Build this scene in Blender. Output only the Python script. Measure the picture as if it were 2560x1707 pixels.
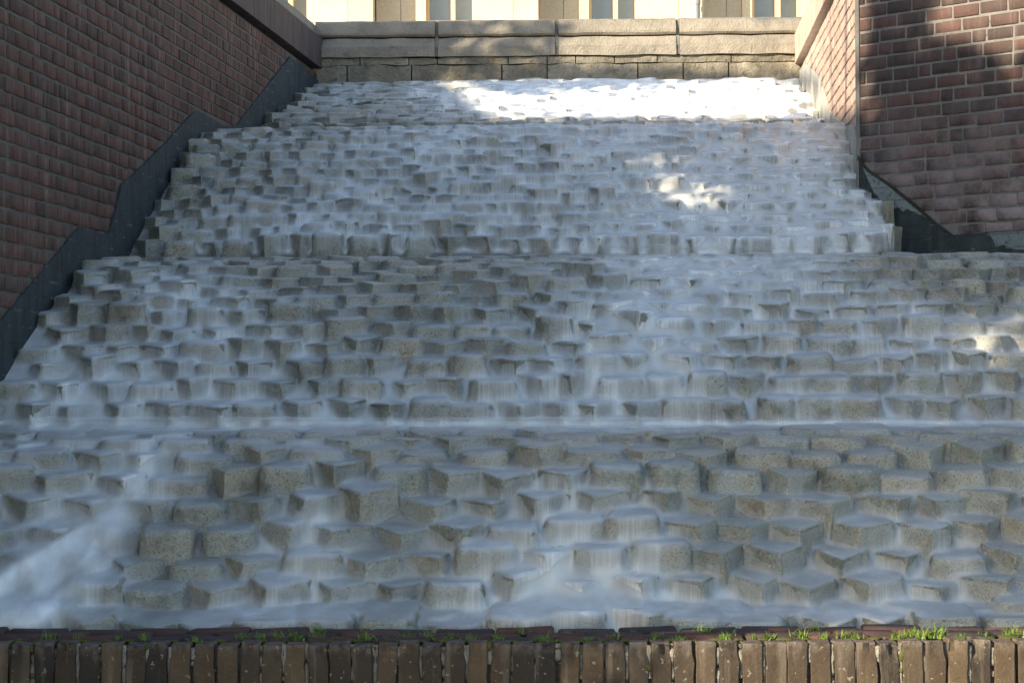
import bpy, bmesh, math, random
import numpy as np
from mathutils import Vector, Matrix, noise
from mathutils.bvhtree import BVHTree

random.seed(11)
rng = np.random.default_rng(11)
C = bpy.context.scene.collection
for o in list(bpy.data.objects):
    bpy.data.objects.remove(o)
R = math.radians
sc = bpy.context.scene

# ------------------------------------------------------------------ camera
EYE = 1.6
F, HOR, CX, CY = 6000.0, 985.0, 1280.0, 853.5
PITCH = math.atan((HOR - CY) / F)
ROLL = 0.006
cam_d = bpy.data.cameras.new('camera')
cam_d.sensor_width = 36.0
cam_d.lens = F / 2560.0 * 36.0
cam_d.clip_start = 0.1
cam_d.clip_end = 2000.0
cam = bpy.data.objects.new('camera', cam_d)
C.objects.link(cam)
CM = (Matrix.Translation((0, 0, EYE)) @ Matrix.Rotation(math.pi / 2 + PITCH, 4, 'X') @ Matrix.Rotation(-ROLL, 4, 'Z'))
cam.matrix_world = CM
sc.camera = cam
CR = CM.to_3x3()

# ------------------------------------------------------------------ light
SUN_EL, SUN_AZ = R(24.0), R(50.0)          # azimuth: behind the camera, towards the left
SUN = Vector((-math.sin(SUN_AZ) * math.cos(SUN_EL), -math.cos(SUN_AZ) * math.cos(SUN_EL), math.sin(SUN_EL)))
sun_d = bpy.data.lights.new('sun', 'SUN')
sun_d.energy = 5.0
sun_d.angle = R(0.6)
sun_d.color = (1.0, 0.86, 0.66)
sun = bpy.data.objects.new('sun', sun_d)
C.objects.link(sun)
sun.rotation_euler = SUN.to_track_quat('Z', 'Y').to_euler()
world = bpy.data.worlds.new('World')
sc.world = world
world.use_nodes = True
nt = world.node_tree
nt.nodes.clear()
sky = nt.nodes.new('ShaderNodeTexSky')
sky.sky_type = 'NISHITA'
sky.sun_disc = False
sky.sun_elevation = SUN_EL
sky.sun_rotation = math.atan2(SUN.x, SUN.y)
bgn = nt.nodes.new('ShaderNodeBackground')
bgn.inputs['Strength'].default_value = 0.15
won = nt.nodes.new('ShaderNodeOutputWorld')
nt.links.new(sky.outputs[0], bgn.inputs[0])
nt.links.new(bgn.outputs[0], won.inputs[0])
sc.view_settings.view_transform = 'Standard'
sc.view_settings.look = 'None'
sc.view_settings.gamma = 1
sc.view_settings.use_curve_mapping = False
sc.view_settings.exposure = 1.3
sc.render.engine = 'CYCLES'
sc.cycles.use_denoising = True
sc.cycles.max_bounces = 6
sc.cycles.transparent_max_bounces = 12


# ------------------------------------------------------------------ helpers
def P(px, py, Y):
    """point of the place at depth Y seen at photograph pixel (px, py)"""
    d = CR @ Vector(((px - CX) / F, -(py - CY) / F, -1.0))
    return Vector((0, 0, EYE)) + d * (Y / d.y)


CRinv = CR.inverted()


def pix(v):
    q = CRinv @ (Vector(v) - Vector((0, 0, EYE)))
    return CX + F * q.x / -q.z, CY - F * q.y / -q.z


NPI = np.array(CRinv)


def pix_np(a):
    q = (a - np.array([0, 0, EYE])) @ NPI.T
    return CX + F * q[:, 0] / -q[:, 2], CY - F * q[:, 1] / -q[:, 2]


def link(name, me, mat=None, parent=None):
    o = bpy.data.objects.new(name, me)
    C.objects.link(o)
    if mat and me and not me.materials:
        me.materials.append(mat)
    if parent:
        o.parent = parent
        if parent.type == 'EMPTY':
            o.matrix_parent_inverse = Matrix.Translation(-parent.location)
    return o


def tag(o, label=None, cat=None, group=None, kind=None):
    if label: o['label'] = label
    if cat: o['category'] = cat
    if group: o['group'] = group
    if kind: o['kind'] = kind
    return o


def empty(name, loc=(0, 0, 0)):
    o = bpy.data.objects.new(name, None)
    o.location = loc
    o.empty_display_size = 0.2
    C.objects.link(o)
    return o


def mesh_from(name, verts, faces, smooth=False):
    me = bpy.data.meshes.new(name)
    me.from_pydata([tuple(v) for v in verts], [], faces)
    me.update()
    if smooth:
        me.polygons.foreach_set('use_smooth', [True] * len(me.polygons))
    return me


BOXF = [(0, 3, 2, 1), (4, 5, 6, 7), (0, 1, 5, 4), (1, 2, 6, 5), (2, 3, 7, 6), (3, 0, 4, 7)]


def box_verts(x0, x1, y0, y1, z0, z1):
    return [(x0, y0, z0), (x1, y0, z0), (x1, y1, z0), (x0, y1, z0), (x0, y0, z1), (x1, y0, z1), (x1, y1, z1), (x0, y1, z1)]


def bm_to_mesh(bm, name, smooth=False, angle=None):
    bmesh.ops.recalc_face_normals(bm, faces=bm.faces)
    me = bpy.data.meshes.new(name)
    if smooth:
        for f in bm.faces: f.smooth = True
    bm.to_mesh(me)
    bm.free()
    if smooth and angle:
        me.set_sharp_from_angle(angle=angle)
    return me


def rough_box(sx, sy, sz, bev, seed, jit=0.0, cuts=0, chip=0.0):
    """centred block with worn arrises"""
    bm = bmesh.new()
    bmesh.ops.create_cube(bm, size=1.0, matrix=Matrix.Diagonal((sx, sy, sz, 1)))
    rr = random.Random(seed)
    for v in bm.verts:
        v.co += Vector([rr.uniform(-1, 1) * jit for _ in range(3)])
    if cuts:
        bmesh.ops.subdivide_edges(bm, edges=bm.edges[:], cuts=cuts, use_grid_fill=True)
        for v in bm.verts:
            v.co += Vector([rr.uniform(-1, 1) * jit * 0.5 for _ in range(3)])
        sharp = [e for e in bm.edges if len(e.link_faces) == 2 and e.calc_face_angle(0) > 0.8]
    else:
        sharp = bm.edges[:]
    if chip:
        for v in bm.verts:
            if rr.random() < 0.25:
                v.co *= 1 - chip * rr.random()
    bmesh.ops.bevel(bm, geom=sharp, offset=bev, segments=1, profile=0.6, affect='EDGES')
    return bm_to_mesh(bm, 'block', True, R(50))


# ------------------------------------------------------------------ materials
def nodes(name):
    m = bpy.data.materials.new(name)
    m.use_nodes = True
    t = m.node_tree
    b = t.nodes['Principled BSDF']
    return m, t, b


def N(t, kind, **kw):
    n = t.nodes.new(kind)
    for k, v in kw.items():
        if k in n.inputs: n.inputs[k].default_value = v
        else: setattr(n, k, v)
    return n


def ramp(t, fac, stops, interp='LINEAR'):
    r = t.nodes.new('ShaderNodeValToRGB')
    r.color_ramp.interpolation = interp
    e = r.color_ramp.elements
    while len(e) < len(stops): e.new(0.5)
    for i, (p, c) in enumerate(stops):
        e[i].position = p
        e[i].color = (c, c, c, 1) if isinstance(c, (int, float)) else (*c, 1)
    t.links.new(fac, r.inputs[0])
    return r.outputs[0]


def mix(t, fac, a, b, mode='MIX'):
    m = t.nodes.new('ShaderNodeMix')
    m.data_type = 'RGBA'
    m.blend_type = mode
    for i, v in ((0, fac), (6, a), (7, b)):
        if isinstance(v, bpy.types.NodeSocket): t.links.new(v, m.inputs[i])
        elif i == 0: m.inputs[0].default_value = v
        else: m.inputs[i].default_value = (*v, 1)
    return m.outputs[2]


def math_n(t, op, a, b=None, clamp=False):
    m = t.nodes.new('ShaderNodeMath')
    m.operation = op
    m.use_clamp = clamp
    for i, v in ((0, a), (1, b)):
        if v is None: continue
        if isinstance(v, bpy.types.NodeSocket): t.links.new(v, m.inputs[i])
        else: m.inputs[i].default_value = v
    return m.outputs[0]


def world_pos(t, scale=(1, 1, 1)):
    g = t.nodes.new('ShaderNodeNewGeometry')
    mp = t.nodes.new('ShaderNodeMapping')
    mp.inputs['Scale'].default_value = scale
    t.links.new(g.outputs['Position'], mp.inputs['Vector'])
    return mp.outputs[0]


def noise_n(t, vec, scale, detail=4, rough=0.6):
    n = N(t, 'ShaderNodeTexNoise', Scale=scale, Detail=detail, Roughness=rough)
    t.links.new(vec, n.inputs['Vector'])
    return n.outputs[0]


def bump(t, b, h, strength, dist):
    bp = t.nodes.new('ShaderNodeBump')
    bp.inputs['Strength'].default_value = strength
    bp.inputs['Distance'].default_value = dist
    t.links.new(h, bp.inputs['Height'])
    t.links.new(bp.outputs[0], b.inputs['Normal'])


def rand_out(t, island):
    if island:
        return t.nodes.new('ShaderNodeNewGeometry').outputs['Random Per Island']
    return t.nodes.new('ShaderNodeObjectInfo').outputs['Random']


def mat_granite(name, stops, wet=0.35, speck=1.0, island=False):
    m, t, b = nodes(name)
    pos = world_pos(t)
    rnd = rand_out(t, island)
    base = ramp(t, rnd, stops)
    big = noise_n(t, pos, 14, 3)
    col = mix(t, ramp(t, big, [(0.45, 0.0), (0.75, 1.0)]), base, (0.37, 0.315, 0.225), 'MIX')
    sp = noise_n(t, pos, 150, 3, 0.7)
    col = mix(t, math_n(t, 'MULTIPLY', ramp(t, sp, [(0.55, 0.0), (0.68, 1.0)]), 0.75 * speck), col, (0.55, 0.52, 0.45))
    sp2 = noise_n(t, pos, 115, 3, 0.7)
    col = mix(t, math_n(t, 'MULTIPLY', ramp(t, sp2, [(0.34, 1.0), (0.45, 0.0)]), 0.8 * speck), col, (0.035, 0.035, 0.03))
    al = noise_n(t, pos, 5.5, 4)
    col = mix(t, math_n(t, 'MULTIPLY', ramp(t, al, [(0.5, 0.0), (0.68, 1.0)]), 0.6), col, (0.065, 0.06, 0.035))
    t.links.new(col, b.inputs['Base Color'])
    b.inputs['Roughness'].default_value = wet
    b.inputs['Specular IOR Level'].default_value = 0.35
    h = math_n(t, 'ADD', noise_n(t, pos, 60, 5, 0.7), math_n(t, 'MULTIPLY', noise_n(t, pos, 20, 3), 1.6))
    bump(t, b, h, 0.9, 0.012)
    return m


def mat_brick(name, stops, island=False, stain=(0.3, 0.28, 0.24), stain_amt=0.35, grime=(0.03, 0.03, 0.022), grime_amt=0.5,
              low=None, streak=True, rough=0.8):
    m, t, b = nodes(name)
    pos = world_pos(t)
    col = ramp(t, rand_out(t, island), stops)
    mott = noise_n(t, pos, 9, 5, 0.65)
    col = mix(t, 0.75, col, mix(t, mott, (0.35, 0.35, 0.35), (1.7, 1.6, 1.55)), 'MULTIPLY')
    fine = noise_n(t, pos, 120, 4, 0.7)
    col = mix(t, 0.45, col, mix(t, fine, (0.3, 0.3, 0.3), (1.75, 1.75, 1.75)), 'MULTIPLY')
    if streak:
        st = noise_n(t, world_pos(t, (7, 7, 0.55)), 3.0, 4)
        col = mix(t, math_n(t, 'MULTIPLY', ramp(t, st, [(0.54, 0.0), (0.72, 1.0)]), stain_amt), col, stain)
        col = mix(t, math_n(t, 'MULTIPLY', ramp(t, st, [(0.3, 1.0), (0.45, 0.0)]), grime_amt), col, grime)
    if low:                                  # lime bloom low on the wall, by height
        z0, z1, lc, la = low
        g = t.nodes.new('ShaderNodeNewGeometry')
        s = t.nodes.new('ShaderNodeSeparateXYZ')
        t.links.new(g.outputs['Position'], s.inputs[0])
        hz = t.nodes.new('ShaderNodeMapRange')
        hz.inputs['From Min'].default_value = z1
        hz.inputs['From Max'].default_value = z0
        t.links.new(s.outputs['Z'], hz.inputs['Value'])
        f = math_n(t, 'MULTIPLY', hz.outputs[0], ramp(t, noise_n(t, pos, 4.5, 5, 0.65), [(0.33, 0.0), (0.58, 1.0)]))
        col = mix(t, math_n(t, 'MULTIPLY', f, la), col, lc)
    t.links.new(col, b.inputs['Base Color'])
    b.inputs['Roughness'].default_value = rough
    b.inputs['Specular IOR Level'].default_value = 0.25
    bump(t, b, math_n(t, 'ADD', noise_n(t, pos, 90, 5, 0.7), noise_n(t, pos, 22, 3)), 0.6, 0.006)
    return m


def mat_plain(name, c0, c1, scale=6, rough=0.85, fine=80, bstr=0.6, bdist=0.006, spots=None, streak=None, obj_var=0.0):
    m, t, b = nodes(name)
    pos = world_pos(t)
    col = mix(t, ramp(t, noise_n(t, pos, scale, 6, 0.65), [(0.3, 0.0), (0.7, 1.0)]), c0, c1)
    f = noise_n(t, pos, fine, 4, 0.7)
    col = mix(t, 0.5, col, mix(t, f, (0.45, 0.45, 0.45), (1.55, 1.55, 1.55)), 'MULTIPLY')
    if spots:
        sc_, th, sc_col, amt = spots
        col = mix(t, math_n(t, 'MULTIPLY', ramp(t, noise_n(t, pos, sc_, 5, 0.7), [(th, 0.0), (th + 0.09, 1.0)]), amt), col, sc_col)
    if streak:
        scol, amt = streak
        st = noise_n(t, world_pos(t, (6, 6, 0.6)), 3.0, 4)
        col = mix(t, math_n(t, 'MULTIPLY', ramp(t, st, [(0.48, 0.0), (0.66, 1.0)]), amt), col, scol)
    if obj_var:
        r = rand_out(t, False)
        col = mix(t, 1.0, col, mix(t, r, (1 - obj_var,) * 3, (1 + obj_var,) * 3), 'MULTIPLY')
    t.links.new(col, b.inputs['Base Color'])
    b.inputs['Roughness'].default_value = rough
    b.inputs['Specular IOR Level'].default_value = 0.3
    bump(t, b, math_n(t, 'ADD', f, noise_n(t, pos, scale * 4, 4)), bstr, bdist)
    return m


GST = [(0, (0.22, 0.245, 0.205)), (0.35, (0.32, 0.335, 0.28)), (0.7, (0.39, 0.36, 0.275)), (0.85, (0.27, 0.30, 0.25)), (1, (0.36, 0.375, 0.32))]
GRANITE = mat_granite('wet_granite', GST)
GRANITE2 = mat_granite('wet_granite_far', GST, island=True)
BED = mat_plain('mortar_bed', (0.05, 0.045, 0.03), (0.12, 0.10, 0.065), 9, 0.6)
BL = [(0, (0.058, 0.037, 0.026)), (0.3, (0.092, 0.048, 0.033)), (0.65, (0.118, 0.056, 0.038)), (1, (0.076, 0.046, 0.032))]
BRICK_L = mat_brick('brick_left', BL, low=(EYE + 0.2, EYE + 1.5, (0.20, 0.16, 0.13), 0.35))
BRICK_L2 = mat_brick('brick_left_far', BL, island=True, low=(EYE + 0.2, EYE + 1.5, (0.20, 0.16, 0.13), 0.35))
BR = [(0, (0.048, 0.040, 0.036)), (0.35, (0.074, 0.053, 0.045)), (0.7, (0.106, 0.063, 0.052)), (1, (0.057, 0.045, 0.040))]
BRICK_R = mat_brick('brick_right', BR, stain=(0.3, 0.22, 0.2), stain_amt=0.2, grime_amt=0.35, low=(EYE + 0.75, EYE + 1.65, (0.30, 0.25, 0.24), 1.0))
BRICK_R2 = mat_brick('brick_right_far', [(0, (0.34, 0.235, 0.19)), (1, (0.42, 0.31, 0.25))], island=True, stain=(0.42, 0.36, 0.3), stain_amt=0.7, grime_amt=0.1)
BRICK_R3 = mat_brick('brick_right_side', BR, island=True)
MORTAR_L = mat_plain('mortar_left', (0.085, 0.082, 0.065), (0.13, 0.125, 0.1), 5)
MORTAR_R = mat_plain('mortar_right', (0.12, 0.112, 0.10), (0.22, 0.205, 0.18), 5, spots=(14, 0.62, (0.05, 0.05, 0.04), 0.8))
COAT = mat_plain('bitumen_coat', (0.020, 0.027, 0.027), (0.042, 0.054, 0.053), 7, 0.8, streak=((0.07, 0.08, 0.078), 0.4), spots=(70, 0.66, (0.3, 0.32, 0.3), 0.6))
COATG = mat_plain('grey_coat', (0.13, 0.16, 0.155), (0.2, 0.235, 0.225), 9, 0.7, spots=(25, 0.56, (0.05, 0.065, 0.065), 0.9))
CONC = mat_plain('parapet_concrete', (0.19, 0.17, 0.132), (0.31, 0.275, 0.215), 5, 0.9, fine=70, bstr=1.0, bdist=0.012,
                 spots=(9, 0.60, (0.13, 0.115, 0.085), 0.65), obj_var=0.08)
CONC2 = mat_plain('parapet_base_stone', (0.16, 0.14, 0.10), (0.31, 0.28, 0.21), 9, 0.9, fine=60, bstr=1.0, bdist=0.015,
                  spots=(16, 0.56, (0.08, 0.07, 0.045), 0.6), obj_var=0.25)
DARKJ = mat_plain('dark_joint', (0.02, 0.018, 0.014), (0.05, 0.045, 0.035), 20)
JOINT = mat_plain('joint_filler', (0.14, 0.13, 0.11), (0.2, 0.18, 0.15), 20)
BAND_L = mat_plain('coping_band_brown', (0.065, 0.045, 0.038), (0.11, 0.075, 0.062), 6, 0.8, streak=((0.03, 0.025, 0.022), 0.7))
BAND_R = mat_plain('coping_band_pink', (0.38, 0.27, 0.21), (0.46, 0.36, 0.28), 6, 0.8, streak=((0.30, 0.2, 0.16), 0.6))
SAND = mat_plain('sandstone', (0.52, 0.43, 0.29), (0.62, 0.52, 0.36), 1.6, 0.9, fine=30, bdist=0.01, obj_var=0.07)
FRAMEM = mat_plain('window_stone_frame', (0.55, 0.42, 0.24), (0.60, 0.48, 0.30), 3, 0.8)
WHITEM = mat_plain('white_window_bar', (0.6, 0.6, 0.58), (0.7, 0.7, 0.68), 3, 0.5)
PIPE = mat_plain('zinc_pipe', (0.22, 0.23, 0.235), (0.3, 0.31, 0.315), 3, 0.45)
GLASS, _t, _b = nodes('window_glass')
_c = mix(_t, noise_n(_t, world_pos(_t), 3.0, 4), (0.13, 0.18, 0.22), (0.24, 0.29, 0.32))
_t.links.new(_c, _b.inputs['Base Color'])
_b.inputs['Roughness'].default_value = 0.12
KERB = mat_brick('kerb_brick', [(0, (0.028, 0.023, 0.017)), (0.4, (0.054, 0.040, 0.026)), (0.75, (0.09, 0.065, 0.037)), (1, (0.042, 0.034, 0.026))],
                 stain=(0.3, 0.25, 0.19), stain_amt=0.3, grime_amt=0.3)
_t = KERB.node_tree
_b = _t.nodes['Principled BSDF']
_src = _b.inputs['Base Color'].links[0].from_socket
_tc = _t.nodes.new('ShaderNodeTexCoord')
_sp = _t.nodes.new('ShaderNodeSeparateXYZ')
_t.links.new(_tc.outputs['Object'], _sp.inputs[0])
_mr = _t.nodes.new('ShaderNodeMapRange')
_mr.inputs['From Min'].default_value = .055
_mr.inputs['From Max'].default_value = .098
_t.links.new(_sp.outputs['Z'], _mr.inputs['Value'])
_pw = world_pos(_t)
_f = math_n(_t, 'MULTIPLY', _mr.outputs[0], ramp(_t, noise_n(_t, _pw, 34, 5, 0.7), [(0.42, 0.0), (0.58, 1.0)]))
_c = mix(_t, math_n(_t, 'MULTIPLY', _f, .75), _src, (0.15, 0.125, 0.105))
_c = mix(_t, math_n(_t, 'MULTIPLY', ramp(_t, noise_n(_t, _pw, 55, 3, 0.5), [(0.66, 0.0), (0.7, 1.0)]), .7), _c, (0.22, 0.20, 0.16))
_t.links.new(_c, _b.inputs['Base Color'])
KERBT = mat_brick('kerb_top_brick', [(0, (0.035, 0.027, 0.026)), (0.5, (0.06, 0.038, 0.034)), (1, (0.08, 0.042, 0.034))], streak=False)
KJOINT = mat_plain('kerb_joint', (0.14, 0.13, 0.105), (0.34, 0.32, 0.27), 30, 0.9, bstr=1.0, bdist=0.01, spots=(22, 0.55, (0.03, 0.03, 0.02), 0.95))
KMORT = mat_plain('kerb_mortar', (0.03, 0.028, 0.022), (0.12, 0.11, 0.09), 16, 0.9, spots=(10, 0.52, (0.03, 0.03, 0.02), 0.95))
MOSS = mat_plain('moss', (0.045, 0.05, 0.012), (0.09, 0.10, 0.02), 30, 0.95, bdist=0.01)
GRASSM, _t, _b = nodes('grass_blade')
_t.links.new(ramp(_t, rand_out(_t, True), [(0, (0.07, 0.13, 0.015)), (1, (0.17, 0.26, 0.035))]), _b.inputs['Base Color'])
_b.inputs['Roughness'].default_value = 0.6
GROUND = mat_plain('ground_gravel', (0.14, 0.13, 0.11), (0.2, 0.19, 0.16), 3, 0.95)
LEAFM, _t, _b = nodes('tree_leaf')
_t.links.new(ramp(_t, rand_out(_t, True), [(0, (0.035, 0.07, 0.015)), (1, (0.08, 0.13, 0.03))]), _b.inputs['Base Color'])
BARK = mat_plain('bark', (0.05, 0.04, 0.03), (0.1, 0.08, 0.06), 12)


def mat_water(name, streak_amt, col):
    m, t, b = nodes(name)
    b.inputs['Roughness'].default_value = 0.45
    b.inputs['Specular IOR Level'].default_value = 0.25
    at = t.nodes.new('ShaderNodeAttribute')
    at.attribute_name = 'cover'
    uv = t.nodes.new('ShaderNodeAttribute')
    uv.attribute_name = 'flow'
    mp = t.nodes.new('ShaderNodeMapping')
    mp.inputs['Scale'].default_value = (100, 3.5, 1)
    t.links.new(uv.outputs['Vector'], mp.inputs['Vector'])
    st = noise_n(t, mp.outputs[0], 1.0, 4, 0.65)
    mp2 = t.nodes.new('ShaderNodeMapping')
    mp2.inputs['Scale'].default_value = (9, 5, 1)
    t.links.new(uv.outputs['Vector'], mp2.inputs['Vector'])
    so = noise_n(t, mp2.outputs[0], 1.0, 4, 0.6)
    f = math_n(t, 'MULTIPLY', ramp(t, st, [(0.25, 1 - streak_amt), (0.75, 1 + streak_amt)]), 1.0)
    fa = t.nodes.new('ShaderNodeAttribute')
    fa.attribute_name = 'fall'
    f = math_n(t, 'ADD', math_n(t, 'MULTIPLY', math_n(t, 'SUBTRACT', f, 1.0), fa.outputs['Fac']), 1.0)
    f = math_n(t, 'MULTIPLY', f, math_n(t, 'ADD', math_n(t, 'MULTIPLY', so, 0.9), 0.55))
    a = math_n(t, 'MULTIPLY', f, at.outputs['Fac'], True)
    white = math_n(t, 'MULTIPLY', a, a)
    c = mix(t, white, tuple(x * 0.72 for x in col), col)
    t.links.new(c, b.inputs['Base Color'])
    t.links.new(a, b.inputs['Alpha'])
    return m


WATER = mat_water('silky_water', 0.42, (0.82, 0.825, 0.785))
MIST = mat_water('water_spray', 0.08, (0.84, 0.845, 0.80))

for _m in (COAT, COATG):
    _t = _m.node_tree
    _b = _t.nodes['Principled BSDF']
    _src = _b.inputs['Base Color'].links[0].from_socket
    _g = _t.nodes.new('ShaderNodeNewGeometry')
    _sp = _t.nodes.new('ShaderNodeSeparateXYZ')
    _t.links.new(_g.outputs['Position'], _sp.inputs[0])
    _z = math_n(_t, 'FRACT', math_n(_t, 'DIVIDE', math_n(_t, 'SUBTRACT', _sp.outputs['Z'], EYE + 2.495), .075))
    _ln = ramp(_t, _z, [(0.0, 1.0), (0.05, 1.0), (0.09, 0.0), (0.91, 0.0), (0.95, 1.0), (1.0, 1.0)])
    _br = ramp(_t, noise_n(_t, world_pos(_t, (7, 7, 14)), 1.0, 5, .8), [(0.52, 0.0), (0.6, 1.0)])
    _c = mix(_t, math_n(_t, 'MULTIPLY', math_n(_t, 'MULTIPLY', _ln, _br), .8), _src, (0.22, 0.23, 0.21))
    _c = mix(_t, math_n(_t, 'MULTIPLY', _ln, .35), _c, (0.015, 0.02, 0.02))
    _t.links.new(_c, _b.inputs['Base Color'])

# ------------------------------------------------------------------ large structure
def WLX(Y):                        # left wall face
    return -2.283 + (Y - 10.7) * 0.0991


CRN = P(2150, 430, 13.6)           # right wall corner
CRNX, CRNY = CRN.x, 13.6


def WRX(Y):                        # right inner wall face
    return CRNX + (Y - CRNY) * 0.0533


def flat_poly(name, pts, mat, kind='structure', parent=None):
    return tag(link(name, mesh_from(name, pts, [tuple(range(len(pts)))]), mat, parent), kind=kind)


flat_poly('ground', [(-400, -400, 0), (400, -400, 0), (400, 400, 0), (-400, 400, 0)], GROUND)

# rows of the four flights: photograph heights of the front edges of the stones (in 2352-wide units), depth range, stone width
K = 2560 / 2352.0
TIERS = [
    dict(name='lowest', rows=[1432, 1416, 1350, 1282, 1215, 1152, 1092, 1042, 1010, 994], Y0=8.36, Y1=9.62, w0=.216, w1=.216, xl=-2.6, xr=2.75, tilt=6),
    dict(name='second', rows=[925, 872, 826, 783, 742, 707, 678, 653, 630, 610, 596, 588], Y0=10.3, Y1=12.1, w0=.188, w1=.188, xl=-2.6, xr=2.8, tilt=4),
    dict(name='third', rows=[545, 519, 494, 470, 447, 425, 403, 382, 362, 343, 325, 310, 297, 289], Y0=12.8, Y1=14.45, w0=.163, w1=.163, xl=-2.4, xr=2.1, tilt=4),
    dict(name='top', rows=[278, 268, 258, 248, 238, 229, 220, 211, 203, 196, 189, 184], Y0=16.0, Y1=18.35, w0=.23, w1=.23, xl=-2.1, xr=2.3, tilt=1),
]
for T in TIERS:
    n = len(T['rows'])
    T['YZ'] = []
    for i, y in enumerate(T['rows']):
        Y = T['Y0'] + (T['Y1'] - T['Y0']) * i / (n - 1)
        T['YZ'].append((Y, EYE + (HOR - y * K) / F * Y))
# bed profile under all flights
prof = [(7.95, TIERS[0]['YZ'][0][1] - .25)]
for k, T in enumerate(TIERS):
    if k == 0:
        prof.append((T['YZ'][0][0] + .1, T['YZ'][0][1] - .12))
    else:
        lip = TIERS[k - 1]['YZ'][-1]
        prof.append((lip[0] + .15, lip[1] - .012))
        prof.append((T['YZ'][0][0] - .02, lip[1] - .0 if k > 1 else lip[1] + .004))
    for (Y, z) in T['YZ']:
        prof.append((Y + .07, z - .085))
    prof.append((T['YZ'][-1][0] + .14, T['YZ'][-1][1] - .02))
prof.append((18.8, prof[-1][1]))
ys = np.array([p[0] for p in prof])
zs = np.array([p[1] for p in prof])


def bed_z(Y):
    return np.interp(Y, ys, zs)


v, f = [], []
for (Y, z) in prof:
    XR = 4.6 if Y < 12.3 else (1.98 if Y < 13.62 else 2.6)
    v += [(-3.2, Y, z), (XR, Y, z), (XR, Y, z - .6), (-3.2, Y, z - .6)]
for i in range(len(prof) - 1):
    a = 4 * i
    for j in range(4):
        f.append((a + j, a + (j + 1) % 4, a + 4 + (j + 1) % 4, a + 4 + j))
f += [(0, 3, 2, 1), (4 * len(prof) - 4, 4 * len(prof) - 3, 4 * len(prof) - 2, 4 * len(prof) - 1)]
bed = link('cascade_bed', mesh_from('cascade_bed', v, f), BED)
tag(bed, kind='structure')
LZ = TIERS[1]['YZ'][-1][1]
tag(link('landing', mesh_from('landing', box_verts(1.5, 4.6, 12.35, 14.0, LZ - .5, LZ - .02), BOXF), BED), kind='structure')

# terraces held by the walls
TOPZ = EYE + 2.89
BANDT, BANDB = EYE + 2.79, EYE + 2.53
BRTOP = BANDB - 0.035
v = [(-60, 5.3, 0), (WLX(5.3) - .5, 5.3, 0), (WLX(19) - .5, 19, 0), (-60, 19, 0)]
v += [(a, b, EYE + 2.45) for a, b, _ in v]
tag(link('terrace_left', mesh_from('terrace', v, BOXF), GROUND), kind='structure')
v = [(CRNX + .6, 13.9, 0), (8, 6.0, 0), (60, 6, 0), (60, 19, 0), (CRNX + .6, 19, 0)]
v += [(a, b, EYE + 2.45) for a, b, _ in v]
tag(link('terrace_right', mesh_from('terrace', v, [(0, 1, 2, 3, 4), (9, 8, 7, 6, 5)] + [(i, (i + 1) % 5, (i + 1) % 5 + 5, i + 5) for i in range(5)]), GROUND), kind='structure')
tag(link('terrace_back', mesh_from('terrace', box_verts(-60, 60, 19.002, 60, 0, EYE + 2.35), BOXF), GROUND), kind='structure')


# ------------------------------------------------------------------ brick walls
def frame2(o, d):
    """matrix: x along the wall, y into the wall, z up; o = origin on the face"""
    d = Vector((d[0], d[1], 0)).normalized()
    n = Vector((-d.y, d.x, 0))
    M = Matrix((( d.x, n.x, 0, o[0]), (d.y, n.y, 0, o[1]), (0, 0, 1, o[2]), (0, 0, 0, 1)))
    return M


COURSE = 0.075


def brick_variants(Ls, H, depth, n, bev, jit):
    out = {}
    for k, L in Ls.items():
        out[k] = [rough_box(L, depth, H, bev, 100 * n + i + int(L * 1000), jit) for i in range(n)]
    return out


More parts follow.
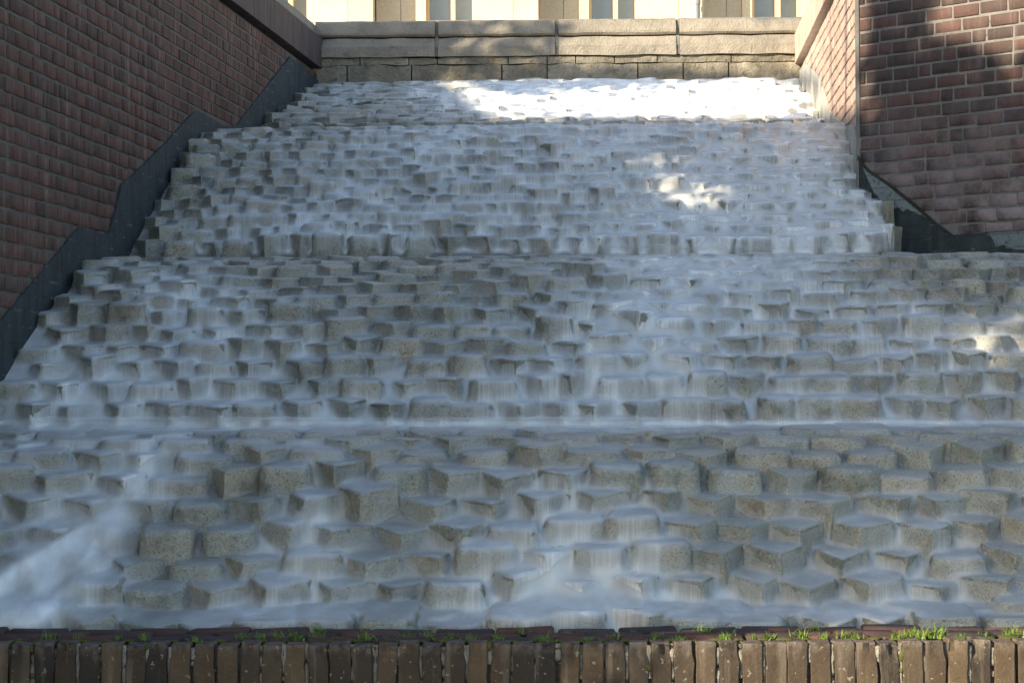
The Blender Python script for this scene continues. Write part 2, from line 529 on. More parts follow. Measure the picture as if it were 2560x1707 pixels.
def lay_bricks(parent, M, length, z0, ncourse, lpitch, mat, mat_stuff, limit_fn, keep_fn, variants, cap=300, score=None):
    """header and stretcher courses; returns nothing, bricks become children, the overflow one stuff part"""
    places = []
    for c in range(ncourse):
        z = z0 - (c + .5) * COURSE
        x = 0.004
        k = random.randrange(5)
        first = (0, .5, .25, .72)[(c * 3 + c // 4) % 4] if c % 2 else (0, .78)[(c // 2) % 2]
        while x < length:
            hd = random.random() < .13
            sx_ = random.uniform(.93, 1.07)
            if first:
                sx_ = first
                hd = False
                first = 0
            L = lpitch * (0.5 if hd else 1.0) * sx_
            cx = x + L / 2
            if cx + L / 2 < length + .02:
                if keep_fn(cx, z):
                    places.append((cx, z + random.uniform(-.0015, .0015), 'h' if hd else 's', (L - .011) / (lpitch * (.5 if hd else 1) - .011)))
            x += L
            k += 1
    places.sort(key=score or (lambda p: p[0]))
    vs, fs = [], []
    n = 0
    for (cx, z, kind, sx_) in places:
        me = random.choice(variants[kind])
        loc = M @ Vector((cx, variants['depth'] / 2 - random.uniform(0.003, .0075), z - M.translation.z))
        rot = M.to_euler()
        if n < cap and limit_fn(cx, z):
            o = link('brick', me, mat, parent)
            o.location = loc
            o.rotation_euler = (rot.x + random.uniform(-.01, .01), rot.y + random.uniform(-.004, .004), rot.z + random.uniform(-.012, .012))
            o.scale = (sx_, 1, 1)
            n += 1
        else:
            mm = Matrix.Translation(loc) @ M.to_3x3().to_4x4() @ Matrix.Rotation(random.uniform(-.008, .008), 4, 'Z')
            b0 = len(vs)
            L = me['L'] * sx_
            x0, dd, h = L / 2, variants['depth'] / 2, (COURSE - .012) / 2
            e = .004
            pr = [(-x0 + e, -dd, -h + e), (x0 - e, -dd, -h + e), (x0 - e, -dd, h - e), (-x0 + e, -dd, h - e),
                  (-x0, -dd + e, -h), (x0, -dd + e, -h), (x0, -dd + e, h), (-x0, -dd + e, h),
                  (-x0, dd, -h), (x0, dd, -h), (x0, dd, h), (-x0, dd, h)]
            vs += [tuple(mm @ Vector(q)) for q in pr]
            fs += [tuple(b0 + i for i in q) for q in ((0, 1, 2, 3), (4, 5, 1, 0), (5, 6, 2, 1), (6, 7, 3, 2), (7, 4, 0, 3),
                                                      (8, 9, 5, 4), (9, 10, 6, 5), (10, 11, 7, 6), (11, 8, 4, 7))]
    if vs:
        o = link('far_bricks', mesh_from('far_bricks', vs, fs), mat_stuff, parent)
        o['kind'] = 'stuff'


def variants_for(lpitch, mat, n=5):
    d = {'depth': .1}
    for k, L in (('s', lpitch - .011), ('h', lpitch * .5 - .011)):
        ms = []
        for i in range(n):
            me = rough_box(L, .1, COURSE - .012, .004, i * 7 + int(L * 1e4), .0022)
            me.materials.append(mat)
            me['L'] = L
            ms.append(me)
        d[k] = ms
    return d


def inside(poly, x, y):
    r = False
    n = len(poly)
    for i in range(n):
        x1, y1 = poly[i]
        x2, y2 = poly[i - 1]
        if (y1 > y) != (y2 > y) and x < (x2 - x1) * (y - y1) / (y2 - y1) + x1:
            r = not r
    return r


def slab_from_poly(name, M, pts, y0, y1, mat, parent):
    """pts in wall coordinates (x along, z world)"""
    if name == 'dark_coat':
        q_ = []
        for i in range(len(pts)):
            (xa, za), (xb, zb_) = pts[i], pts[(i + 1) % len(pts)]
            L_ = math.hypot(xb - xa, zb_ - za)
            k_ = max(1, min(60, int(L_ / .05)))
            for j in range(k_):
                x_, z_ = xa + (xb - xa) * j / k_, za + (zb_ - za) * j / k_
                am = .005 if 0 < i < len(pts) - 3 else 0
                q_.append((x_ + noise.noise(Vector((x_ * 13, z_ * 13, 1))) * am, z_ + noise.noise(Vector((x_ * 13, z_ * 13, 7))) * am * 1.6))
        pts = q_
    n = len(pts)
    vs = [tuple(M @ Vector((x, y0, z - M.translation.z))) for x, z in pts] + [tuple(M @ Vector((x, y1, z - M.translation.z))) for x, z in pts]
    fs = [tuple(range(n)), tuple(range(2 * n - 1, n - 1, -1))] + [(i, (i + 1) % n, (i + 1) % n + n, i + n) for i in range(n)]
    return link(name, mesh_from(name, vs, fs), mat, parent)


def to_wall(M, px, py):
    """photograph pixel -> wall coordinates (x along, z)"""
    o = Vector((0, 0, EYE))
    d = CR @ Vector(((px - CX) / F, -(py - CY) / F, -1.0))
    n = M.to_3x3() @ Vector((0, 1, 0))
    t = (M.translation - o).dot(n) / d.dot(n)
    q = M.inverted() @ (o + d * t)
    return q.x, q.z + M.translation.z


# left wall ----------------------------------------------------------
LW = tag(empty('brick_wall', (WLX(10), 10, 0)), 'long dark purple-brown brick wall with sloping dark coat along its foot, left of the cascade', 'wall')
# x along runs from far (parapet) to near so that the outward side is -y (towards the channel)
LWO = (WLX(18.62), 18.62, EYE)
ldir = Vector((WLX(5.4) - WLX(18.62), 5.4 - 18.62, 0)).normalized()
# frame2 gives y = rot90(x): x pointing to -Y gives y pointing to +X; we need y into the wall (-X), so run x from near to far
LWN = Vector((WLX(5.4), 5.4, EYE))
ML = frame2(LWN, -ldir)
LLEN = (Vector(LWO) - LWN).length
coatL = [(793, 205), (786, 196), (721, 143), (597, 300), (587, 314), (553, 315), (489, 276), (472, 288), (417, 349), (336, 429), (298, 463),
         (284, 523), (266, 585), (240, 578), (193, 567), (140, 630), (0, 796), (-150, 985), (-330, 1230)]
coatLw = [to_wall(ML, *p) for p in coatL]
coatLw = coatLw + [(coatLw[-1][0], EYE - 1.2), (coatLw[0][0], EYE - 1.2)]
VL = variants_for(.188, BRICK_L)


def keepL(x, z):
    return not inside(coatLw, x, z) or not inside(coatLw, x, z - .05)


def scoreL(p):
    w = ML @ Vector((p[0], 0, p[1] - EYE))
    u, v_ = pix(w)
    return (0 if (-40 < u < 800 and -30 < v_ < 800) else 50) + p[0]


lay_bricks(LW, ML, LLEN, BRTOP, 38, .188, BRICK_L, BRICK_L2, lambda x, z: True, keepL, VL, 298, scoreL)
core = slab_from_poly('mortar_core', ML, [(0, .0), (LLEN, .0), (LLEN, BRTOP), (0, BRTOP)], .0, .45, MORTAR_L, LW)
slab_from_poly('dark_coat', ML, coatLw, -.016, -.004, COAT, LW)
slab_from_poly('groove', ML, [(0, BRTOP), (LLEN, BRTOP), (LLEN, BANDB), (0, BANDB)], .03, .44, DARKJ, LW)


def coping(parent, M, length, band_mat, seg, lx0=0.0, y_in=-.045, last=None):
    x = lx0
    while x < length - .05:
        L = min(seg, length - x)
        s1 = x + .004
        s2 = x + L - .004
        prof_ = [(y_in, BANDB), (y_in, BANDT - .03), (y_in + .035, BANDT), (.46, BANDT), (.46, BANDB)]
        for nm, pr, mt in (('coping_band', prof_, band_mat),
                           ('coping_cap', [(y_in + .06, BANDT + .006), (y_in + .05, BANDT + .02), (y_in + .065, TOPZ - .012), (y_in + .09, TOPZ), (.44, TOPZ), (.44, BANDT + .006)], CONC)):
            n = len(pr)
            vs = [tuple(M @ Vector((s1, y, z - M.translation.z))) for y, z in pr] + [tuple(M @ Vector((s2, y, z - M.translation.z))) for y, z in pr]
            fs = [tuple(range(n)), tuple(range(2 * n - 1, n - 1, -1))] + [(i, (i + 1) % n, (i + 1) % n + n, i + n) for i in range(n)]
            me = mesh_from(nm, vs, fs)
            link(nm, me, mt, parent)
        x += L


coping(LW, ML, LLEN, BAND_L, 1.6)

# right wall ----------------------------------------------------------
RW = tag(empty('brick_wall', (CRNX, CRNY, 0)), 'reddish brick wall turning a sharp corner right of the cascade, dark grey coat at its foot', 'wall')
fd = Vector((.687, -.726, 0)).normalized()
MF = frame2((CRNX, CRNY, EYE), fd)              # facing side: x runs right and towards the camera; y must point away from the camera
if (MF.to_3x3() @ Vector((0, 1, 0))).y < 0:
    raise RuntimeError('facing wall frame')
FLEN = 4.2
coatF = [(2146, 384), (2151, 394), (2162, 411), (2179, 428), (2232, 465), (2257, 486), (2294, 515), (2341, 557), (2384, 588), (2470, 581), (2560, 575), (2700, 566), (2900, 556)]
coatFw = [to_wall(MF, *p) for p in coatF]
coatFw[0] = (0.0, coatFw[0][1])
coatFw = coatFw + [(coatFw[-1][0], EYE + .3), (0.0, EYE + .3)]
VR = variants_for(.186, BRICK_R)
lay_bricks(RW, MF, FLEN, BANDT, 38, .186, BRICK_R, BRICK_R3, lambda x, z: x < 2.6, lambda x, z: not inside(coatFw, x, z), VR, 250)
slab_from_poly('mortar_core', MF, [(0, EYE + .2), (FLEN, EYE + .2), (FLEN, TOPZ), (0, TOPZ)], .0, .40, MORTAR_R, RW)
slab_from_poly('dark_coat', MF, coatFw, -.014, -.003, COAT, RW)
gp = [(2160, 415), (2179, 430), (2232, 467), (2257, 488), (2294, 517), (2330, 549), (2300, 536), (2272, 522), (2262, 530), (2250, 518), (2236, 524), (2222, 508), (2212, 512), (2200, 492), (2190, 484), (2180, 462), (2170, 440)]
slab_from_poly('grey_patch', MF, [to_wall(MF, *p) for p in gp], -.0165, -.0145, COATG, RW)
gp = [(2475, 583), (2640, 572), (2640, 626), (2540, 624), (2512, 612), (2494, 618), (2488, 600)]
slab_from_poly('grey_patch', MF, [to_wall(MF, *p) for p in gp], -.0165, -.0145, COATG, RW)
gp = [(2146, 384), (2154, 394), (2166, 412), (2182, 427), (2236, 463), (2262, 484), (2300, 514), (2346, 556), (2388, 587), (2384, 590), (2338, 560), (2290, 518), (2252, 488), (2226, 466), (2174, 431), (2158, 414), (2146, 396)]
slab_from_poly('dark_edge', MF, [to_wall(MF, *p) for p in gp], -.0185, -.0172, DARKJ, RW)
# inner side of the right wall: x from far to near would point y out, so run near -> far and mirror by hand
MI = frame2((WRX(18.55), 18.55, EYE), Vector((CRNX - WRX(18.55), CRNY - 18.55, 0)))   # x towards the camera, y into the wall (+X)
ILEN = (Vector((WRX(18.55), 18.55)) - Vector((CRNX, CRNY))).length
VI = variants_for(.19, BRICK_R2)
foot = [to_wall(MI, *p) for p in ((2000, 190), (2030, 210), (2055, 240), (2080, 300), (2120, 300), (2150, 360), (2150, 500))]


def keepI(x, z):
    Y = 18.55 - x
    return z > bed_z(Y) - .1


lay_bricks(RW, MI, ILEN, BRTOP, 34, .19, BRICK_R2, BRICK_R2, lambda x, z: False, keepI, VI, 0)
slab_from_poly('mortar_core', MI, [(0, EYE + .2), (ILEN, EYE + .2), (ILEN, BRTOP), (0, BRTOP)], .0, .42, MORTAR_R, RW)
slab_from_poly('groove', MI, [(0, BRTOP), (ILEN - .1, BRTOP), (ILEN - .1, BANDB), (0, BANDB)], .04, .41, DARKJ, RW)
coping(RW, MI, ILEN, BAND_R, 1.65)
# plaster skirt low on the inner side
sk = [(ILEN, EYE + 1.40), (ILEN - .3, EYE + 1.55), (ILEN - .8, EYE + 1.6), (ILEN - 1.9, EYE + 1.80), (ILEN - 3.0, EYE + 2.2), (ILEN - 4.2, EYE + 2.44), (ILEN - 4.9, EYE + 2.48),
      (ILEN - 4.9, EYE + .4), (ILEN, EYE + .4)]
PLAST = mat_plain('plaster_skirt', (0.34, 0.33, 0.29), (0.46, 0.44, 0.38), 6, 0.85, streak=((0.2, 0.2, 0.17), 0.6), spots=(20, 0.6, (0.12, 0.12, 0.09), 0.7))
slab_from_poly('plaster_skirt', MI, sk, -.012, -.002, PLAST, RW)
# corner strip of mortar
slab_from_poly('corner_strip', MI, [(ILEN - .02, EYE + .4), (ILEN + .012, EYE + .4), (ILEN + .012, TOPZ), (ILEN - .02, TOPZ)], -.02, .0, MORTAR_R, RW)

# parapet ----------------------------------------------------------
PW = tag(empty('parapet', (0, 18.6, 0)), 'weathered beige concrete parapet with a coping in long blocks, at the head of the cascade', 'parapet')
PA, PB = P(795, 100, 18.6), P(2004, 100, 18.5)
PA.z = PB.z = EYE
MP = frame2(PA, PB - PA)
PL = (PB - PA).length
jx = [0.0, None, None, None, PL + .04]
for i, px in enumerate((1092, 1392, 1694)):
    jx[i + 1] = to_wall(MP, px, 90)[0]


def zpx(px, py):
    return to_wall(MP, px, py)[1]


zt, zg, zc, zb, zn, zbase = (zpx(1400, v_) for v_ in (46.5, 91.5, 117, 142, 162, 196))


def extrude_prof(name, M, x0, x1, pr, mat, parent, wob=0.0):
    n = len(pr)
    vs, fs = [], []
    seg = max(1, int((x1 - x0) / .06))
    for s in range(seg + 1):
        x = x0 + (x1 - x0) * s / seg
        for i, (y, z) in enumerate(pr):
            q = Vector((x, y, z - M.translation.z))
            if wob and y < .3:
                q += Vector((0, noise.noise(Vector((x * 9, y * 20, z * 20))) * wob, noise.noise(Vector((x * 7 + 5, y * 20, z * 20))) * wob))
            vs.append(tuple(M @ q))
    for s in range(seg):
        for i in range(n):
            fs.append((s * n + i, s * n + (i + 1) % n, (s + 1) * n + (i + 1) % n, (s + 1) * n + i))
    fs += [tuple(range(n)), tuple(range((seg + 1) * n - 1, seg * n - 1, -1))]
    return link(name, mesh_from(name, vs, fs, False), mat, parent)


for i in range(4):
    a, b_ = jx[i] + (.014 if i else -.02), jx[i + 1] - .014
    extrude_prof('coping_block', MP, a, b_, [(-.03, zg + .022), (-.012, zg + .006), (.40, zg + .006), (.40, zt), (.05, zt), (.0, zt - .02), (-.03, zg + .04)], CONC, PW, .006)
    extrude_prof('band_block', MP, a, b_, [(-.07, zb), (-.07, zc), (-.008, zg - .006), (.40, zg - .006), (.40, zb)], CONC, PW, .008)
    if i:
        extrude_prof('joint', MP, jx[i] - .012, jx[i] + .012, [(-.058, zb + .004), (-.058, zc), (-.0, zg), (.012, zt - .02), (.06, zt - .008), (.4, zt - .008), (.4, zb + .004)], JOINT, PW)
slab_from_poly('core', MP, [(-.3, EYE + 2.2), (PL + .3, EYE + 2.2), (PL + .3, zt - .03), (-.3, zt - .03)], .05, .38, DARKJ, PW)
# rough stones below the band
rr = random.Random(5)
x = -.05
while x < PL + .05:
    L = rr.choice((.22, .3, .38, .55))
    if x / PL > .55: L *= 1.5
    extrude_prof('base_stone', MP, x + .004, min(x + L, PL + .1) - .004, [(-.045, zn + .004), (-.045, zb - .006), (.1, zb - .006), (.1, zn + .004)], CONC2, PW, .016)
    x += L
x = -.12
while x < PL + .05:
    L = rr.choice((.35, .5, .7))
    extrude_prof('base_stone', MP, x + .005, min(x + L, PL + .1) - .005, [(-.05, zbase - .12), (-.05, zn - .004), (.1, zn - .004), (.1, zbase - .12)], CONC2, PW, .022)
    x += L

# building behind ----------------------------------------------------------
BY = 30.0
BD = tag(empty('stone_building', (0, BY, 0)), 'sunlit pale yellow stone building with buttresses and tall mullioned windows, behind the parapet', 'building')
GZ = EYE + 2.35
BT = GZ + 9.0


def bx_px(px, Y=BY):
    return P(px, 20, Y).x


def part_box(name, x0, x1, y0, y1, z0, z1, mat, parent):
    return link(name, mesh_from(name, box_verts(x0, x1, y0, y1, z0, z1), BOXF), mat, parent)


UNIT = bx_px(1482) - bx_px(1070)
part_box('core', bx_px(1070) - 3.2 * UNIT, bx_px(1070) + 5.2 * UNIT, BY + .75, BY + 8, GZ, BT, SAND, BD)
roofm = mat_plain('roof_slate', (0.08, 0.08, 0.09), (0.12, 0.12, 0.13), 6)
x0_, x1_ = bx_px(1070) - 3.2 * UNIT, bx_px(1070) + 5.2 * UNIT
link('roof', mesh_from('roof', [(x0_, BY + .5, BT + .002), (x1_, BY + .5, BT + .002), (x1_, BY + 8, BT + .002), (x0_, BY + 8, BT + .002), (x0_, BY + 4.2, BT + 3), (x1_, BY + 4.2, BT + 3)],
                      [(0, 1, 5, 4), (2, 3, 4, 5), (0, 4, 3), (1, 2, 5), (0, 3, 2, 1)]), roofm, BD)
pxm = UNIT / 412.0
rr = random.Random(9)
for u in range(-3, 5):
    ox = bx_px(1070) + u * UNIT

    def bx(p):                        # p in photograph pixels relative to the left pane edge
        return ox + p * pxm
    # courses of ashlar on pier, recess and wall strip: every block a part
    z = GZ
    row = 0
    zvis = GZ + 3.2
    while z < BT - .01:
        big = z > zvis
        h = (BT - z) if big else (.36 if row else .5)
        if h > BT - z: h = BT - z
        for (a, b_, y0, y1) in ((-302 if u > -9 else 0, -136, BY - .12, BY + .74), (-134, -33, BY + .36, BY + .74)):
            # pier block(s) and recess block(s)
            w_ = (b_ - a)
            cut = a + w_ * (0.36 if row % 2 else 0.62) if not big else None
            segs = [(a, b_)] if cut is None else [(a, cut), (cut, b_)]
            for (s0, s1) in segs:
                g = 0.003
                part_box('stone_block', bx(s0) + g, bx(s1) - g, y0 + rr.uniform(0, .006), y1, z + g, z + h - g, SAND, BD)
        z += h
        row += 1
    part_box('window_jamb', bx(-33), bx(-8), BY + .30, BY + .74, GZ, BT, SAND, BD)
    for (a, b_) in ((-8, 0), (55, 66), (112, 118)):
        part_box('window_frame', bx(a), bx(b_), BY + .40, BY + .74, GZ, BT, FRAMEM, BD)
    for (a, b_) in ((0, 55), (66, 112)):
        wn = part_box('window', bx(a), bx(b_), BY + .60, BY + .66, GZ, BT, GLASS, BD)
        for q in range(6):
            zz = P(1400, 36, BY).z + (q - 1) * 1.1
            if zz < BT and zz > GZ:
                part_box('glazing_bar', bx(a) + .002, bx(b_) - .002, BY + .57, BY + .60, zz - .012, zz + .022, WHITEM, wn)
DPX = bx_px(1740, BY - .25)
dp = tag(empty('downpipe', (DPX, BY - .25, GZ)), 'grey zinc downpipe running down the sunlit stone pier', 'pipe')
bm = bmesh.new()
bmesh.ops.create_cone(bm, cap_ends=True, segments=20, radius1=.05, radius2=.05, depth=8, matrix=Matrix.Translation((DPX, BY - .25, GZ + 4)))
o = link('pipe', bm_to_mesh(bm, 'pipe', True, R(40)), PIPE, dp)
for zz in (.5, 2.5, 4.5, 6.5):
    bm = bmesh.new()
    bmesh.ops.create_cone(bm, cap_ends=True, segments=20, radius1=.058, radius2=.058, depth=.05, matrix=Matrix.Translation((DPX, BY - .25, GZ + zz)))
    link('bracket', bm_to_mesh(bm, 'bracket', True, R(40)), PIPE, dp)


# ------------------------------------------------------------------ granite setts of the cascade
def sett_mesh(seed):
    rr = random.Random(seed)
    bm = bmesh.new()
    fx = rr.uniform(-.2, .24)
    a, b_ = rr.uniform(.5, .8), rr.uniform(.5, .8)
    pts = [(-.5, a), (-.44, a - .06), (fx, 0), (.45, b_ - .05), (.5, b_), (.48, 1.7), (-.48, 1.7)]
    if rr.random() < .22:
        pts = [(-.5, .2), (-.36, rr.uniform(.0, .12)), (.36, rr.uniform(0, .14)), (.5, .25), (.48, 1.7), (-.48, 1.7)]
    top = [bm.verts.new((x, y, 0)) for x, y in pts]
    botm = [bm.verts.new((x * 1.02, y + .02, -1.3)) for x, y in pts]
    n = len(pts)
    tf = bm.faces.new(top)
    bm.faces.new(botm[::-1])
    for i in range(n):
        bm.faces.new((top[i], botm[i], botm[(i + 1) % n], top[(i + 1) % n]))
    bmesh.ops.recalc_face_normals(bm, faces=bm.faces)
    ed = [e for e in bm.edges if e.verts[0].co.z + e.verts[1].co.z > -2.0 or abs(e.verts[0].co.z - e.verts[1].co.z) > 1]
    bmesh.ops.bevel(bm, geom=ed, offset=.125, segments=3, profile=.5, affect='EDGES', clamp_overlap=True)
    # horizontal belts so that the faces can be uneven
    for zc in (-.38, -.7):
        g = bm.verts[:] + bm.edges[:] + bm.faces[:]
        bmesh.ops.bisect_plane(bm, geom=g, plane_co=(0, 0, zc), plane_no=(0, 0, 1))
    g = bm.verts[:] + bm.edges[:] + bm.faces[:]
    bmesh.ops.bisect_plane(bm, geom=g, plane_co=(0, .5, 0), plane_no=(0, 1, 0))
    off = Vector((seed * 3.1, seed * 1.7, 0))
    for v_ in bm.verts:
        v_.co += noise.noise_vector(v_.co * 2.2 + off) * .06 + noise.noise_vector(v_.co * 6 + off) * .035
    return bm_to_mesh(bm, 'sett', True, R(48))


SETTS = [sett_mesh(s) for s in range(28)]
for me in SETTS:
    me.materials.append(GRANITE)
TL = {
    'lowest': 'lowest flight of the cascade, large pale granite setts just behind the brick kerb',
    'second': 'wide second flight of granite setts just above the level water strip',
    'third': 'third flight up, bare beige setts at its left edge and thick white water at right',
    'top': 'top flight under the parapet, flat setts half in shade and half in glaring sun',
}
allv, allf = [], []


def add_geo(me, M):
    b0 = len(allv)
    allv.extend([tuple(M @ v_.co) for v_ in me.vertices])
    allf.extend([tuple(b0 + i for i in p.vertices) for p in me.polygons])


add_geo(bed.data, Matrix.Identity(4))
for T in TIERS:
    root = tag(empty('cascade_flight', (0, T['Y0'], T['YZ'][0][1])), TL[T['name']], 'cascade', 'flights of the stone cascade')
    T['root'] = root
    n = len(T['YZ'])
    cnt = 0
    for i, (Y, z) in enumerate(T['YZ']):
        tt = i / (n - 1)
        w = T['w0'] + (T['w1'] - T['w0']) * tt
        ni = T['YZ'][i + 1] if i + 1 < n else (Y + .12, z + .012)
        run, rise = ni[0] - Y, ni[1] - z
        tilt = R(T['tilt']) * (1 if i < n - 2 else .5)
        xl, xr = WLX(Y) + (.02 if T['name'] != 'lowest' else -.1), T['xr']
        if T['name'] == 'top': xr = WRX(Y) + .05
        if T['name'] == 'third': xr = (WRX(Y) + .05) if Y > 13.6 else (2.13 - (Y - 12.8) * .14)
        w = (T['w0'] + T['w1']) / 2
        k0 = math.floor(xl / w)
        kk = 0
        while True:
            cx = (k0 + kk + .5 * (i % 2)) * w + random.uniform(-.016, .016) + noise.noise(Vector((kk * .3, Y * 2, 5))) * .03
            kk += 1
            ww = w * random.uniform(.9, 1.1)
            if cx < xl + .03: continue
            if cx + ww / 2 > xr + .05: break
            wav = noise.noise(Vector((cx * 1.1, Y * .9, 3))) * .030 + noise.noise(Vector((cx * 3, Y * 2.5, 9))) * .016
            dz = random.uniform(-.010, .010) + (random.uniform(.01, .028) if random.random() < .18 else 0)
            if T['name'] == 'top':
                dz *= .35; wav *= .5
            if i >= n - 2:
                wav *= .15; dz *= .2
            if i == 0: dz = min(dz, .005)
            yy = Y + noise.noise(Vector((cx * 1.3, Y, 7))) * .05 + random.uniform(-.028, .028)
            s = link('sett', random.choice(SETTS), None, root)
            over = cnt >= 298
            s.location = (cx, yy, z + wav + dz)
            dpt = random.uniform(.18, .22) if i < n - 1 else .17
            s.rotation_euler = (tilt + R(random.uniform(-2.2, 2.2)), R(random.uniform(-2.4, 2.4)), R(random.uniform(-6, 6)))
            flipx = random.choice((1, 1, 1))
            s.scale = (ww * 1.0 * flipx, dpt, random.uniform(.17, .2))
            add_geo(s.data, Matrix.Translation((cx, yy, z + wav + dz)) @ s.rotation_euler.to_matrix().to_4x4() @ Matrix.Diagonal((*s.scale, 1)))
            cnt += 1
            if over:
                mm = Matrix.Translation((cx, yy, z + wav + dz)) @ s.rotation_euler.to_matrix().to_4x4() @ Matrix.Diagonal((*s.scale, 1))
                b0 = len(T.setdefault('xv', []))
                T['xv'] += [tuple(mm @ v_.co) for v_ in s.data.vertices]
                T.setdefault('xf', []).extend([tuple(b0 + q_ for q_ in p_.vertices) for p_ in s.data.polygons])
                bpy.data.objects.remove(s)
    T['n'] = cnt
    if 'xv' in T:
        me = mesh_from('far_setts', T['xv'], T['xf'], True)
        me.set_sharp_from_angle(angle=R(48))
        o = link('far_setts', me, GRANITE2, root)
        o['kind'] = 'stuff'
    print('setts', T['name'], cnt)
add_geo(bpy.data.objects['landing'].data, Matrix.Identity(4))
bvh = BVHTree.FromPolygons(allv, allf)


# ------------------------------------------------------------------ water: smoothed sheet over the setts
def blur(a, sx, sy):
    def k(s):
        r = max(1, int(3 * s))
        x_ = np.arange(-r, r + 1)
        g = np.exp(-x_ ** 2 / (2 * s * s))
        return g / g.sum(), r
    g, r = k(sx)
    b_ = np.pad(a, ((0, 0), (r, r)), 'edge')
    a = sum(g[i] * b_[:, i:i + a.shape[1]] for i in range(2 * r + 1))
    g, r = k(sy)
    b_ = np.pad(a, ((r, r), (0, 0)), 'edge')
    return sum(g[i] * b_[i:i + a.shape[0], :] for i in range(2 * r + 1))


# streams seen in the photograph: (x, y, radius x, radius y, turn in degrees, strength), 2352-wide units
STREAMS = [
    (120, 1320, 80, 260, 45, 3.6), (270, 1185, 45, 110, 50, 2.2), (40, 1200, 160, 120, 0, .9), (20, 1400, 130, 60, 0, 1.6),
    (730, 1180, 60, 160, 0, .8), (840, 1120, 70, 60, 0, .5), (600, 1380, 110, 60, 0, .9), (1200, 1200, 130, 170, 0, 1.2), (1420, 1380, 180, 90, 0, 1.7),
    (1180, 1330, 140, 130, 0, .9), (1050, 1060, 160, 60, 0, .5), (1470, 1280, 60, 120, 0, .8), (700, 1250, 50, 120, 0, .8), (1900, 1400, 300, 50, 0, .6),
    (360, 1080, 130, 70, 0, .9), (1900, 1120, 60, 60, 0, .5), (2100, 1180, 200, 160, 0, .35),
    (450, 740, 110, 170, -12, 1.3), (520, 880, 300, 90, 0, 1.1), (120, 870, 110, 110, 0, 1.2), (1500, 760, 140, 190, 0, 2.1), (1350, 880, 180, 100, 0, 1.4),
    (1620, 640, 240, 80, 0, 1.2), (1050, 930, 300, 50, 0, .7), (2200, 850, 220, 120, 0, .9), (1780, 700, 200, 110, 0, .8), (2060, 720, 160, 60, 20, .7), (1750, 900, 160, 70, 0, .9),
    (1176, 971, 1500, 5, 0, 2.5), (1176, 982, 1500, 5, 0, .3), (300, 650, 150, 60, 0, .4),
    (900, 450, 170, 90, -30, 1.5), (720, 530, 200, 50, 0, 1.3), (1700, 440, 260, 130, 0, 2.3), (1850, 360, 130, 100, 0, 2.0), (1500, 360, 200, 60, 0, 1.0),
    (1250, 400, 200, 110, 0, .9), (1400, 530, 350, 45, 0, 1.3), (1800, 560, 350, 40, 0, 1.8), (900, 350, 200, 60, 0, .5), (1950, 520, 150, 50, 0, 1.5), (650, 430, 150, 60, 0, .5),
    (1176, 574, 1200, 6, 0, 1.0), (1600, 235, 420, 50, 0, 3.4), (1500, 215, 500, 40, 0, 1.5), (1250, 255, 150, 25, 0, 1.2), (1750, 205, 250, 30, 0, 2.0), (800, 215, 250, 40, 0, .35),
]


DRY = [(1176, 588, 1400, 10, 0, .75), (1176, 284, 1000, 5, 0, .8), (1176, 1003, 1400, 9, 0, .6), (1600, 1030, 700, 45, 0, .75), (540, 1110, 90, 60, 0, .9), (380, 1230, 110, 90, 0, .85), (440, 1330, 190, 80, 0, .5), (2150, 1060, 260, 60, 0, .7),
       (2150, 625, 260, 45, 0, .8), (420, 350, 90, 70, 0, .9), (360, 480, 80, 70, 0, .7), (620, 615, 500, 25, 0, .6), (950, 650, 300, 60, 0, .45),
       (350, 560, 90, 30, 0, .6), (250, 720, 110, 70, 0, .5), (800, 235, 200, 60, 0, .4), (1650, 1230, 60, 50, 0, .6), (1700, 1330, 120, 90, 0, .3),
       (2250, 680, 120, 40, 0, .5), (1950, 840, 120, 60, 0, .4), (700, 1090, 200, 60, 0, .4), (1800, 1100, 250, 60, 0, .4), (1230, 1060, 250, 25, 0, .2)]


def gsum(lst, u, v_):
    out = np.zeros_like(u)
    for (x_, y_, rx, ry, an, s) in lst:
        c, sn = math.cos(R(an)), math.sin(R(an))
        du, dv = u - x_, v_ - y_
        p_ = (du * c + dv * sn) / rx
        q_ = (-du * sn + dv * c) / ry
        out += s * np.exp(-(p_ ** 2 + q_ ** 2) / 1.3)
    return out


